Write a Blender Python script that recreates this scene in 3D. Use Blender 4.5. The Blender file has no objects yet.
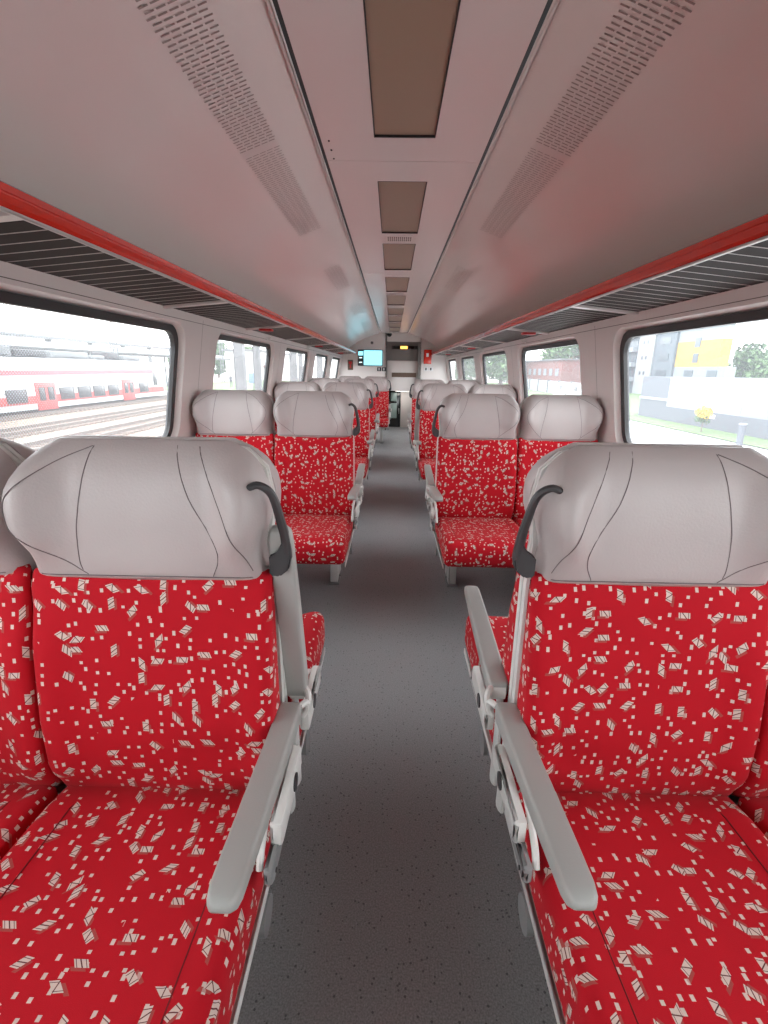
import bpy, bmesh, math, random
from mathutils import Vector, Matrix
random.seed(7)
PI = math.pi
C = bpy.context.scene.collection
sc = bpy.context.scene

# ---------------------------------------------------------------- camera
cam_d = bpy.data.cameras.new('camera'); cam = bpy.data.objects.new('camera', cam_d); C.objects.link(cam)
F_PX = 490.6
cam_d.sensor_fit = 'VERTICAL'; cam_d.sensor_height = 32.0; cam_d.lens = F_PX / 1024 * 32.0
cam_d.clip_start = 0.02; cam_d.clip_end = 600
cam.location = (-0.0253, 0.0, 1.26)
PITCH, YAW, ROLL = 0.2837, 0.0127, 0.0145
cam.matrix_world = (Matrix.Translation(cam.location) @ Matrix.Rotation(YAW, 4, 'Z') @
                    Matrix.Rotation(PI/2 - PITCH, 4, 'X') @ Matrix.Rotation(ROLL, 4, 'Z'))
sc.camera = cam
# ---------------------------------------------------------------- sky and exposure
sc.view_settings.view_transform = 'Standard'; sc.view_settings.look = 'None'
sc.view_settings.gamma = 1.0; sc.view_settings.use_curve_mapping = False
sc.view_settings.exposure = 2.27
world = bpy.data.worlds.new('sky'); sc.world = world; world.use_nodes = True
wn = world.node_tree; wn.nodes.clear()
w_out = wn.nodes.new('ShaderNodeOutputWorld'); w_bg = wn.nodes.new('ShaderNodeBackground')
w_tc = wn.nodes.new('ShaderNodeTexCoord'); w_no = wn.nodes.new('ShaderNodeTexNoise'); w_rp = wn.nodes.new('ShaderNodeValToRGB')
w_no.inputs['Scale'].default_value = 2.5; w_no.inputs['Detail'].default_value = 4
w_rp.color_ramp.elements[0].position = .3; w_rp.color_ramp.elements[0].color = (.86, .92, 1, 1)
w_rp.color_ramp.elements[1].position = .7; w_rp.color_ramp.elements[1].color = (1, 1, 1, 1)
wn.links.new(w_tc.outputs['Generated'], w_no.inputs['Vector']); wn.links.new(w_no.outputs['Fac'], w_rp.inputs['Fac'])
wn.links.new(w_rp.outputs['Color'], w_bg.inputs['Color']); w_bg.inputs['Strength'].default_value = 1.6
wn.links.new(w_bg.outputs[0], w_out.inputs['Surface'])
sc.cycles.max_bounces = 12; sc.cycles.diffuse_bounces = 6; sc.cycles.transparent_max_bounces = 24
sc.cycles.use_denoising = True

# ---------------------------------------------------------------- materials
M = {}
def mat(name, col, rough=.5, metal=0, spec=.5, emit=None, est=1.0, bump=None, var=None, coat=0):
    m = bpy.data.materials.new(name); m.use_nodes = True; nt = m.node_tree; b = nt.nodes['Principled BSDF']
    b.inputs['Base Color'].default_value = (*col, 1); b.inputs['Roughness'].default_value = rough
    b.inputs['Metallic'].default_value = metal; b.inputs['Specular IOR Level'].default_value = spec
    b.inputs['Coat Weight'].default_value = coat; b.inputs['Coat Roughness'].default_value = .12
    if emit: b.inputs['Emission Color'].default_value = (*emit, 1); b.inputs['Emission Strength'].default_value = est
    tc = None
    if var or bump: tc = nt.nodes.new('ShaderNodeTexCoord')
    if var:      # (scale, amount): fine colour grain
        n = nt.nodes.new('ShaderNodeTexNoise'); n.inputs['Scale'].default_value = var[0]; n.inputs['Detail'].default_value = 4
        r = nt.nodes.new('ShaderNodeValToRGB'); a = var[1]
        r.color_ramp.elements[0].position = .35; r.color_ramp.elements[1].position = .65
        r.color_ramp.elements[0].color = (*[max(0, c*(1-a)) for c in col], 1)
        r.color_ramp.elements[1].color = (*[min(1, c*(1+a)) for c in col], 1)
        nt.links.new(tc.outputs['Object'], n.inputs['Vector']); nt.links.new(n.outputs['Fac'], r.inputs['Fac'])
        nt.links.new(r.outputs['Color'], b.inputs['Base Color'])
    if bump:     # (scale, strength)
        n = nt.nodes.new('ShaderNodeTexNoise'); n.inputs['Scale'].default_value = bump[0]; n.inputs['Detail'].default_value = 3
        bp = nt.nodes.new('ShaderNodeBump'); bp.inputs['Strength'].default_value = bump[1]; bp.inputs['Distance'].default_value = .002
        nt.links.new(tc.outputs['Object'], n.inputs['Vector']); nt.links.new(n.outputs['Fac'], bp.inputs['Height'])
        nt.links.new(bp.outputs['Normal'], b.inputs['Normal'])
    M[name] = m
    return m
mat('ceiling_white', (.80, .725, .69), .21, spec=.42, bump=(60, .02))
mat('ceiling_centre', (.76, .68, .655), .24, spec=.45, bump=(60, .02))
mat('wall_white', (.70, .655, .63), .4, bump=(80, .06))
mat('joint_dark', (.035, .03, .03), .6)
mat('gasket', (.012, .011, .012), .45)
mat('leatherette', (.46, .41, .40), .42, spec=.45, bump=(220, .25), var=(5, .03))
mat('seam', (.16, .13, .13), .7)
mat('seam_red', (.16, .004, .007), .9)
mat('grey_plastic', (.36, .365, .345), .38, bump=(400, .12))
mat('white_plastic', (.66, .66, .63), .35)
mat('pale_plastic', (.56, .57, .55), .36)
mat('dark_plastic', (.045, .043, .045), .42, bump=(300, .1))
mat('side_panel', (.23, .235, .235), .45)
mat('red_gloss', (.64, .026, .012), .22, spec=.5, coat=.3)
mat('red_paint', (.55, .02, .02), .4)
mat('rack_tray', (.036, .029, .027), .75, spec=.2)
mat('slat_metal_gap_light', (.50, .46, .44), .4, metal=.35)
mat('bar_metal', (.62, .58, .56), .35, metal=.2)
mat('lamp_diffuser', (.35, .26, .185), .35, bump=(500, .1))
mat('vent_dark', (.14, .115, .105), .8)
mat('vent_slot', (.34, .275, .25), .7)
mat('steel', (.5, .5, .5), .3, metal=.9)
mat('black_glass', (.006, .007, .007), .12)
mat('end_grey', (.20, .185, .175), .4)
mat('slot_brown', (.13, .085, .06), .6)
mat('screen', (.02, .02, .02), .2, emit=(.30, .85, 1.0), est=.36)
mat('screen_white', (.02, .02, .02), .2, emit=(.75, 1.0, 1.0), est=.34)
mat('display_lit', (.02, .01, .0), .3, emit=(1.0, .42, .08), est=.75)
mat('sign_white', (.75, .75, .75), .5)
mat('sign_dark', (.03, .035, .04), .5)
mat('pale_pane', (.25, .33, .31), .2)
# outside
mat('train_white', (0.346, 0.346, 0.346), .4)
mat('train_red', (0.288, 0.04, 0.036), .4)
mat('train_red_line', (0.272, 0.096, 0.112), .4)
mat('train_window', (.035, .033, .035), .25)
mat('train_dark', (.03, .03, .033), .6)
mat('roof_unit', (0.115, 0.122, 0.126), .6)
mat('rail', (.13, .105, .09), .5, metal=.3)
mat('sleeper', (.14, .105, .085), .9)
mat('concrete', (0.096, 0.096, 0.099), .8, var=(2, .1))
mat('concrete_pale', (0.496, 0.496, 0.48), .8, var=(.5, .06))
mat('canopy_grey', (0.108, 0.112, 0.115), .6)
mat('canopy_pale', (0.302, 0.31, 0.317), .6)
mat('tower_grey', (0.062, 0.0775, 0.0961), .7)
mat('tower_pale', (0.155, 0.171, 0.192), .7)
mat('tower_white', (0.205, 0.214, 0.223), .7)
mat('tower_yellow', (0.3, 0.18, 0.0225), .7)
mat('tower_window', (.04, .055, .07), .3)
mat('hall_white', (0.223, 0.245, 0.267), .6)
mat('hall_grey', (0.0713, 0.0775, 0.093), .7)
mat('hall_red', (0.149, 0.062, 0.0558), .7)
mat('asphalt', (0.425, 0.425, 0.433), .8, var=(1.5, .06))
mat('leaf', (.06, .12, .035), .6, var=(1.2, .3))
mat('leaf_dark', (.04, .085, .03), .6, var=(1.2, .3))
mat('flower_yellow', (.5, .33, .03), .6)
mat('bark', (.12, .09, .07), .9)
mat('lawn', (0.072, 0.122, 0.036), .9, var=(3, .3))
mat('ballast', (0.158, 0.119, 0.09), .95, var=(6, .35))
mat('cloth_dark', (.03, .035, .045), .9)
mat('sign_blue', (.10, .16, .25), .5)
mat('bag_white', (.72, .72, .72), .5)

def nodes(m):
    nt = m.node_tree
    def N(t, **kw):
        n = nt.nodes.new(t)
        for k, v in kw.items(): setattr(n, k, v)
        return n
    def L(a, b): nt.links.new(a, b)
    def math_(op, a, b=None, c=None):
        n = N('ShaderNodeMath', operation=op)
        for i, v in enumerate((a, b, c)):
            if v is None: continue
            if isinstance(v, (int, float)): n.inputs[i].default_value = v
            else: L(v, n.inputs[i])
        return n.outputs[0]
    return nt, N, L, math_

def fabric(name, red):
    m = mat(name, red, .85, spec=.2); nt, N, L, ma = nodes(m); b = nt.nodes['Principled BSDF']
    b.inputs['Sheen Weight'].default_value = .06; b.inputs['Sheen Tint'].default_value = (1, .5, .5, 1)
    uv = N('ShaderNodeTexCoord'); oi = N('ShaderNodeObjectInfo')
    off = N('ShaderNodeVectorMath', operation='ADD'); L(uv.outputs['UV'], off.inputs[0])
    cx = N('ShaderNodeCombineXYZ'); L(ma('MULTIPLY', oi.outputs['Random'], 7.3), cx.inputs[0]); L(ma('MULTIPLY', oi.outputs['Random'], 3.1), cx.inputs[1])
    L(cx.outputs[0], off.inputs[1])
    def vor(cell, rnd):
        s = N('ShaderNodeVectorMath', operation='SCALE'); L(off.outputs[0], s.inputs[0]); s.inputs['Scale'].default_value = 1/cell
        v = N('ShaderNodeTexVoronoi', voronoi_dimensions='2D'); L(s.outputs[0], v.inputs['Vector'])
        v.inputs['Scale'].default_value = 1; v.inputs['Randomness'].default_value = rnd
        d = N('ShaderNodeVectorMath', operation='SUBTRACT'); L(s.outputs[0], d.inputs[0]); L(v.outputs['Position'], d.inputs[1])
        sx = N('ShaderNodeSeparateXYZ'); L(d.outputs[0], sx.inputs[0])
        c = N('ShaderNodeSeparateColor'); L(v.outputs['Color'], c.inputs[0])
        return sx.outputs[0], sx.outputs[1], c.outputs[0], c.outputs[1], c.outputs[2]
    ab = lambda s: ma('ABSOLUTE', s)
    # small pale squares
    x, y, r, g, bb = vor(.0225, .9)
    sq = ma('MULTIPLY', ma('LESS_THAN', ab(x), .13), ma('LESS_THAN', ab(y), ma('MULTIPLY_ADD', g, .10, .11)))
    sq = ma('MULTIPLY', sq, ma('GREATER_THAN', r, .34))
    # larger slanted motifs split by a thin line, with a reddish twin
    x, y, r, g, bb = vor(.048, .8)
    ang = ma('MULTIPLY', ma('FLOOR', ma('MULTIPLY', r, 4)), PI/4)
    ca, sa = ma('COSINE', ang), ma('SINE', ang)
    xr = ma('ADD', ma('MULTIPLY', x, ca), ma('MULTIPLY', y, sa)); yr = ma('SUBTRACT', ma('MULTIPLY', y, ca), ma('MULTIPLY', x, sa))
    xs = ma('ADD', xr, ma('MULTIPLY', yr, ma('MULTIPLY_ADD', g, 2.0, -1.0)))
    on = ma('GREATER_THAN', bb, .2)
    box = ma('MULTIPLY', ma('LESS_THAN', ab(xs), .215), ma('LESS_THAN', ab(yr), .115))
    line = ma('MAXIMUM', ma('LESS_THAN', ab(ma('ADD', xr, ma('MULTIPLY', yr, .8))), .022), ma('LESS_THAN', ab(ma('SUBTRACT', ab(xs), .15)), .012))
    box_w = ma('MULTIPLY', ma('MULTIPLY', box, ma('SUBTRACT', 1.0, line)), on)
    box_l = ma('MULTIPLY', ma('MULTIPLY', box, line), on)
    twin = ma('MULTIPLY', ma('MULTIPLY', ma('LESS_THAN', ab(ma('ADD', xs, .12)), .22), ma('LESS_THAN', ab(ma('ADD', yr, .15)), .06)), on)
    keep = ma('SUBTRACT', 1.0, ma('MAXIMUM', box, ma('MULTIPLY', twin, .5)))
    sq = ma('MULTIPLY', sq, keep)
    white = ma('MAXIMUM', sq, box_w)
    def mix(f, a, bcol):
        n = N('ShaderNodeMix', data_type='RGBA'); L(f, n.inputs[0])
        if isinstance(a, tuple): n.inputs[6].default_value = a
        else: L(a, n.inputs[6])
        n.inputs[7].default_value = bcol; return n.outputs[2]
    nz = N('ShaderNodeTexNoise'); nz.inputs['Scale'].default_value = 900; L(uv.outputs['UV'], nz.inputs['Vector'])
    c = mix(ma('MULTIPLY', nz.outputs['Fac'], .5), (*red, 1), (red[0]*.62, red[1]*.5, red[2]*.5, 1))
    c = mix(ma('MULTIPLY', twin, .55), c, (.30, .11, .09, 1))
    c = mix(white, c, (.62, .50, .44, 1)); c = mix(box_l, c, (.12, .04, .04, 1))
    L(c, b.inputs['Base Color'])
    bp = N('ShaderNodeBump'); bp.inputs['Strength'].default_value = .25; bp.inputs['Distance'].default_value = .001
    L(nz.outputs['Fac'], bp.inputs['Height']); L(bp.outputs[0], b.inputs['Normal'])
fabric('red_fabric', (.50, .006, .016))

def floor_mat():
    m = mat('floor_vinyl', (.15, .15, .155), .42); nt, N, L, ma = nodes(m); b = nt.nodes['Principled BSDF']
    tc = N('ShaderNodeTexCoord')
    n1 = N('ShaderNodeTexNoise'); n1.inputs['Scale'].default_value = 260; n1.inputs['Detail'].default_value = 2; L(tc.outputs['Object'], n1.inputs['Vector'])
    v = N('ShaderNodeTexVoronoi'); v.inputs['Scale'].default_value = 75; L(tc.outputs['Object'], v.inputs['Vector'])
    sp = N('ShaderNodeSeparateColor'); L(v.outputs['Color'], sp.inputs[0])
    dot = ma('MULTIPLY', ma('LESS_THAN', v.outputs['Distance'], .2), ma('GREATER_THAN', sp.outputs[0], .55))
    n2 = N('ShaderNodeTexNoise'); n2.inputs['Scale'].default_value = 3; n2.inputs['Detail'].default_value = 5; L(tc.outputs['Object'], n2.inputs['Vector'])
    r = N('ShaderNodeValToRGB'); r.color_ramp.elements[0].position = .3; r.color_ramp.elements[1].position = .7
    r.color_ramp.elements[0].color = (.17, .17, .175, 1); r.color_ramp.elements[1].color = (.31, .31, .315, 1)
    L(n1.outputs['Fac'], r.inputs['Fac'])
    mx = N('ShaderNodeMix', data_type='RGBA'); L(ma('MULTIPLY', dot, .7), mx.inputs[0]); L(r.outputs['Color'], mx.inputs[6]); mx.inputs[7].default_value = (.04, .04, .045, 1)
    L(mx.outputs[2], b.inputs['Base Color'])
    L(ma('MULTIPLY_ADD', n2.outputs['Fac'], .25, .33), b.inputs['Roughness'])
floor_mat()

def glass_mat():
    m = bpy.data.materials.new('window_glass'); m.use_nodes = True; M['window_glass'] = m; nt, N, L, ma = nodes(m); nt.nodes.clear()
    out = N('ShaderNodeOutputMaterial'); tr = N('ShaderNodeBsdfTransparent'); gl = N('ShaderNodeBsdfGlossy'); ts = N('ShaderNodeBsdfTranslucent')
    tr.inputs[0].default_value = (.95, .97, .96, 1); gl.inputs['Roughness'].default_value = .02; ts.inputs[0].default_value = (.9, .95, 1, 1)
    fr = N('ShaderNodeLayerWeight'); fr.inputs['Blend'].default_value = .5
    a = N('ShaderNodeMixShader'); a.inputs[0].default_value = .08; L(tr.outputs[0], a.inputs[1]); L(ts.outputs[0], a.inputs[2])   # dust scatter, put in as a pale haze over the outside view
    b = N('ShaderNodeMixShader'); L(ma('MULTIPLY_ADD', ma('POWER', fr.outputs['Facing'], 5.0), .55, .035), b.inputs[0]); L(a.outputs[0], b.inputs[1]); L(gl.outputs[0], b.inputs[2])
    L(b.outputs[0], out.inputs['Surface'])
glass_mat()
def film_mat():
    m = bpy.data.materials.new('dotted_film'); m.use_nodes = True; M['dotted_film'] = m; nt, N, L, ma = nodes(m); nt.nodes.clear()
    out = N('ShaderNodeOutputMaterial'); tr = N('ShaderNodeBsdfTransparent'); df = N('ShaderNodeBsdfDiffuse'); df.inputs[0].default_value = (.22, .23, .25, 1)
    tc = N('ShaderNodeTexCoord'); v = N('ShaderNodeTexVoronoi', voronoi_dimensions='2D'); v.inputs['Randomness'].default_value = 0; v.inputs['Scale'].default_value = 1
    s = N('ShaderNodeVectorMath', operation='SCALE'); s.inputs['Scale'].default_value = 1/.0085
    rt = N('ShaderNodeVectorRotate'); rt.rotation_type = 'Z_AXIS'; rt.inputs['Angle'].default_value = PI/4
    L(tc.outputs['UV'], rt.inputs['Vector']); L(rt.outputs[0], s.inputs[0]); L(s.outputs[0], v.inputs['Vector'])
    sp = N('ShaderNodeSeparateXYZ'); L(tc.outputs['UV'], sp.inputs[0])
    mr = N('ShaderNodeMapRange'); mr.inputs['From Min'].default_value = 1.25; mr.inputs['From Max'].default_value = 1.85
    mr.inputs['To Min'].default_value = .42; mr.inputs['To Max'].default_value = .0; L(sp.outputs[0], mr.inputs['Value'])
    mk = ma('LESS_THAN', v.outputs['Distance'], mr.outputs[0])
    mx = N('ShaderNodeMixShader'); L(mk, mx.inputs[0]); L(tr.outputs[0], mx.inputs[1]); L(df.outputs[0], mx.inputs[2]); L(mx.outputs[0], out.inputs['Surface'])
film_mat()

# ---------------------------------------------------------------- helpers
def link_mesh(name, me, material=None, parent=None, smooth=True):
    o = bpy.data.objects.new(name, me); C.objects.link(o)
    if material: me.materials.clear(); me.materials.append(M[material])
    if smooth:
        for p in me.polygons: p.use_smooth = True
    if parent: o.parent = parent
    return o
def pyd(name, v, f, material, parent=None, smooth=False):
    me = bpy.data.meshes.new(name); me.from_pydata([tuple(p) for p in v], [], f); me.update()
    bm = bmesh.new(); bm.from_mesh(me); bmesh.ops.recalc_face_normals(bm, faces=bm.faces); bm.to_mesh(me); bm.free()
    return link_mesh(name, me, material, parent, smooth)
def obj(name, bm, material, parent=None, smooth=True, angle=35):
    me = bpy.data.meshes.new(name); bmesh.ops.recalc_face_normals(bm, faces=bm.faces); bm.to_mesh(me); bm.free()
    o = link_mesh(name, me, material, parent, smooth)
    if smooth: me.set_sharp_from_angle(angle=math.radians(angle))
    return o
def add_box(bm, x0, x1, y0, y1, z0, z1, bev=0, seg=2):
    vs = [bm.verts.new((x, y, z)) for z in (z0, z1) for y in (y0, y1) for x in (x0, x1)]
    fs = [bm.faces.new([vs[i] for i in q]) for q in ((0,1,3,2),(4,5,7,6),(0,1,5,4),(2,3,7,6),(0,2,6,4),(1,3,7,5))]
    if bev:
        es = {e for f in fs for e in f.edges}
        bmesh.ops.bevel(bm, geom=list(es), offset=bev, segments=seg, profile=.5, affect='EDGES')
def box(name, x0, x1, y0, y1, z0, z1, material, parent=None, bev=0, seg=2):
    bm = bmesh.new(); add_box(bm, min(x0,x1), max(x0,x1), y0, y1, z0, z1, bev, seg)
    return obj(name, bm, material, parent, smooth=bev > 0)
def add_tube(bm, pts, r, n=8, flat=1.0):
    pts = [Vector(p) for p in pts]; rings = []; up = Vector((0, 0, 1))
    rs = r if isinstance(r, (list, tuple)) else [r]*len(pts)
    prev = None
    for i, p in enumerate(pts):
        t = (pts[min(i+1, len(pts)-1)] - pts[max(i-1, 0)]).normalized()
        a = prev if prev else (Vector((1, 0, 0)) if abs(t.x) < .9 else up)
        a = (a - t*a.dot(t)).normalized(); prev = a; b = t.cross(a)
        rings.append([bm.verts.new(p + a*rs[i]*flat*math.cos(2*PI*k/n) + b*rs[i]*math.sin(2*PI*k/n)) for k in range(n)])
    for A, B in zip(rings, rings[1:]):
        for k in range(n): bm.faces.new((A[k], A[(k+1) % n], B[(k+1) % n], B[k]))
    bm.faces.new(rings[0][::-1]); bm.faces.new(rings[-1])
def tube(name, pts, r, material, parent=None, n=8, flat=1.0):
    bm = bmesh.new(); add_tube(bm, pts, r, n, flat); return obj(name, bm, material, parent)
def add_cyl(bm, p, axis, r, h, n=20, r2=None):
    q = Vector(axis).to_track_quat('Z', 'Y').to_matrix().to_4x4()
    bmesh.ops.create_cone(bm, cap_ends=True, segments=n, radius1=r, radius2=r if r2 is None else r2, depth=h, matrix=Matrix.Translation(p) @ q)
def cyl(name, p, axis, r, h, material, parent=None, n=20, r2=None):
    bm = bmesh.new(); add_cyl(bm, p, axis, r, h, n, r2); return obj(name, bm, material, parent)
def catmull(pts, n=6):
    P = [Vector(p) for p in pts]; P = [2*P[0]-P[1]] + P + [2*P[-1]-P[-2]]; out = []
    for i in range(1, len(P)-2):
        for k in range(n):
            t = k/n; a, b, c, d = P[i-1:i+3]
            out.append(.5*((2*b) + (c-a)*t + (2*a-5*b+4*c-d)*t*t + (3*b-a-3*c+d)*t**3))
    out.append(P[-2]); return out
def interp(tab, x):
    if x <= tab[0][0]: return tab[0][1]
    for (a, b), (c, d) in zip(tab, tab[1:]):
        if x <= c:
            t = (x-a)/(c-a); return b + (d-b)*t
    return tab[-1][1]
def sstep(a, b, x):
    t = max(0, min(1, (x-a)/(b-a))); return t*t*(3-2*t)
def rings_mesh(name, rings, material, parent=None, uvs=None, cap=True, angle=50):
    """closed rings of points lofted one to the next; uvs hold (u, v) per ring point, with one extra at the wrap"""
    bm = bmesh.new(); uvl = bm.loops.layers.uv.new('uv') if uvs else None
    V = [[bm.verts.new(p) for p in r] for r in rings]; n = len(rings[0])
    for i in range(len(V)-1):
        for k in range(n):
            k2 = (k+1) % n; f = bm.faces.new((V[i][k], V[i][k2], V[i+1][k2], V[i+1][k]))
            if uvs:
                for lp, uv in zip(f.loops, (uvs[i][k], uvs[i][k+1], uvs[i+1][k+1], uvs[i+1][k])): lp[uvl].uv = uv
    if cap:
        for i, r in ((0, V[0]), (-1, V[-1])):
            f = bm.faces.new(r)
            if uvs:
                for lp, p in zip(f.loops, rings[i]): lp[uvl].uv = (p[1], p[2])
    return obj(name, bm, material, parent, angle=angle)
def thing(name, label, cat, loc=(0, 0, 0), rotz=0, group=None):
    o = bpy.data.objects.new(name, None); C.objects.link(o); o.location = loc; o.rotation_euler = (0, 0, rotz); o.empty_display_size = .1
    o['label'] = label; o['category'] = cat
    if group: o['group'] = group
    return o
def tag(o, label, cat, group=None, kind=None):
    o['label'] = label; o['category'] = cat
    if group: o['group'] = group
    if kind: o['kind'] = kind
    return o
def struct(o, label=None):
    o['kind'] = 'structure'
    if label: o['label'] = label
    return o
def share(name, src, parent=None, loc=None):
    o = bpy.data.objects.new(name, src.data); C.objects.link(o); o.parent = parent
    if loc: o.location = loc
    return o
def dup(root, loc, rotz, label=None, group=None):
    r = root.copy(); C.objects.link(r); r.location = loc; r.rotation_euler = (0, 0, rotz)
    if label: r['label'] = label
    if group: r['group'] = group
    for ch in list(root.children):
        c = ch.copy(); C.objects.link(c); c.parent = r
        for g in list(ch.children):
            d = g.copy(); C.objects.link(d); d.parent = c
    return r

# ---------------------------------------------------------------- the carriage shell
PITCH_W = 1.963; FAR0 = 2.577; WLEN = 1.409
Y_END, Y_REAR = 10.6, -2.98
def WX(z): return 1.108 - .17*(z - 1.26)                  # inner face of the window band, leaning inwards
Z_LO, Z_HI = .80, 1.53
fl = box('floor', -1.26, 1.26, Y_REAR, 11.35, -.05, 0, 'floor_vinyl'); struct(fl, 'grey speckled vinyl floor')

def rrect(y0, y1, z0, z1, r, n=9):
    out = []
    for cy, cz, a0 in ((y1-r, z1-r, 0), (y0+r, z1-r, PI/2), (y0+r, z0+r, PI), (y1-r, z0+r, 1.5*PI)):
        for k in range(n):
            a = a0 + PI/2*k/(n-1); out.append((cy + r*math.cos(a), cz + r*math.sin(a)))
    return out
def rect_match(loop, y0, y1, z0, z1, n=9):
    out = []
    for ci in range(4):
        seg = loop[ci*n:(ci+1)*n]; s, e = seg[0], seg[-1]
        corner = ((y1, z1), (y0, z1), (y0, z0), (y1, z0))[ci]
        ps = ((y1, s[1]), (s[0], z1), (y0, s[1]), (s[0], z0))[ci]; pe = ((e[0], z1), (y0, e[1]), (e[0], z0), (y1, e[1]))[ci]
        for k in range(n):
            t = k/(n-1)*2
            a, b, u = (ps, corner, t) if t <= 1 else (corner, pe, t-1)
            out.append((a[0]+(b[0]-a[0])*u, a[1]+(b[1]-a[1])*u))
    return out
def ringset(loops):
    v, f = [], []; n = len(loops[0])
    for l in loops: v += l
    for i in range(len(loops)-1):
        for k in range(n):
            k2 = (k+1) % n; f.append((i*n+k, i*n+k2, (i+1)*n+k2, (i+1)*n+k))
    return v, f

for side, sname in ((-1, 'left'), (1, 'right')):
    V, Fc = [], []
    def P3(loop, off): return [(side*(WX(z)+off), y, z) for y, z in loop]
    for k in range(-2, 5):
        far = FAR0 + k*PITCH_W; near = far - WLEN; pc0 = near - .277; pc1 = far + .277
        if k == 4: pc1 = Y_END
        op = rrect(near-.028, far+.055, .862, 1.462, .105); op2 = rrect(near-.012, far+.040, .872, 1.452, .10)
        gk_o = op2; gk_i = rrect(near, far, .89, 1.422, .085)
        outer = rect_match(op, pc0, pc1, Z_LO, Z_HI)
        lip = rrect(near-.033, far+.062, .857, 1.467, .11)
        v, f = ringset([P3(outer, 0), P3(lip, 0), P3(op, .010), P3(op2, .045)])
        V_off = len(V); V += v; Fc += [tuple(i+V_off for i in q) for q in f]
        # window: black rubber gasket, glass pane
        num = (k+3) + (0 if side < 0 else 7)
        v, f = ringset([P3(gk_o, .04), P3(gk_o, .026), P3(gk_i, .026), P3(gk_i, .052), P3(gk_o, .052)])
        win = pyd('window_%d' % num, v, f, 'gasket'); struct(win, 'rubber framed rounded side window, %s side' % sname)
        gi = rrect(near-.004, far+.004, .886, 1.426, .088); n = len(gi)
        v = P3(gi, .044); pane = pyd('pane', v, [tuple(range(n))], 'window_glass', win)
        if k == 0 and side < 0:
            me = bpy.data.meshes.new('film'); fl_ = rrect(near, far, .89, 1.422, .085)
            bm = bmesh.new(); uvl = bm.loops.layers.uv.new('uv'); fv = [bm.verts.new(p) for p in P3(fl_, .040)]
            fc = bm.faces.new(fv)
            for lp, (yy, zz) in zip(fc.loops, fl_): lp[uvl].uv = (yy, zz)
            fo = obj('dotted_film', bm, 'dotted_film', win, smooth=False); fo['label'] = 'perforated advertising film on the pane'
    # lower wall below the band, strip above it
    for (z0, x0), (z1, x1) in ((( .0, 1.25), (.70, 1.25)), ((.70, 1.25), (Z_LO, WX(Z_LO))), ((Z_HI, WX(Z_HI)), (1.60, 1.06))):
        b = len(V); V += [(side*x0, Y_REAR, z0), (side*x0, Y_END, z0), (side*x1, Y_END, z1), (side*x1, Y_REAR, z1)]; Fc.append((b, b+1, b+2, b+3))
    w = pyd('wall_%s' % sname, V, Fc, 'wall_white', smooth=True); w.data.set_sharp_from_angle(angle=math.radians(30)); struct(w, 'white plastic window wall')
    # outer skin keeps the daylight out of the cavity
    V2, F2 = [], []
    for k in range(-2, 5):
        far = FAR0 + k*PITCH_W; near = far - WLEN; pc0 = near - .277; pc1 = far + .277 if k < 4 else Y_END
        op2 = rrect(near-.012, far+.040, .872, 1.452, .10)
        outer = rect_match(op2, pc0, pc1, 0.0, 1.70)
        v, f = ringset([P3(outer, .065), P3(op2, .065), P3(op2, .045)])
        b = len(V2); V2 += v; F2 += [tuple(i+b for i in q) for q in f]
    sk = pyd('outer_skin', V2, F2, 'train_dark', w)
    # sill ledge, header strip and vertical joints on the pillars
    sill = box('sill_ledge', side*1.135, side*1.192, Y_REAR, Y_END, .842, .858, 'white_plastic', w, .004)
    V3 = [(side*(WX(z)-.002), Y_REAR if i < 2 else Y_END, z) for i, z in ((0, 1.480), (1, 1.4825), (2, 1.4825), (3, 1.480))]
    pyd('header_joint', V3, [(0, 1, 2, 3)], 'vent_dark', w)
    for k in range(-1, 4):
        yj = FAR0 + k*PITCH_W + .277
        V3 = [(side*(WX(z)-.0012), yj+d, z) for z, d in ((Z_LO, -.0015), (Z_LO, .0015), (1.50, .0015), (1.50, -.0015))]
        pyd('panel_joint', V3, [(0, 1, 2, 3)], 'vent_dark', w)

# ceiling: curved side vaults and a flat centre strip
PROF = [(.283, 1.968), (.30, 1.963), (.36, 1.940), (.45, 1.908), (.55, 1.872), (.66, 1.826), (.76, 1.772), (.85, 1.712), (.93, 1.650), (1.0, 1.590), (1.07, 1.535)]
def vault_z(x): return interp(PROF, abs(x))
ceil_root = None
V, Fc = [], []
for side in (-1, 1):
    b = len(V); n = len(PROF)
    sm = [(p.x, p.y) for p in catmull([(a, c, 0) for a, c in PROF], 3)]
    n = len(sm)
    for Y in (Y_REAR, Y_END):
        V += [(side*x, Y, z) for x, z in sm]
    for k in range(n-1): Fc.append((b+k, b+k+1, b+n+k+1, b+n+k))
ce = pyd('ceiling', V, Fc, 'ceiling_white', smooth=True); struct(ce, 'glossy off-white vaulted ceiling')
for side in (-1, 1):
    box('edge_bead', side*.281, side*.292, Y_REAR, Y_END, 1.957, 1.972, 'wall_white', ce, .003)
    box('joint_shadow', side*.270, side*.281, Y_REAR, Y_END, 1.985, 1.99, 'joint_dark', ce)
box('outer_roof', -1.2, 1.2, Y_REAR, 11.4, 2.10, 2.13, 'train_dark', ce)
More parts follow.
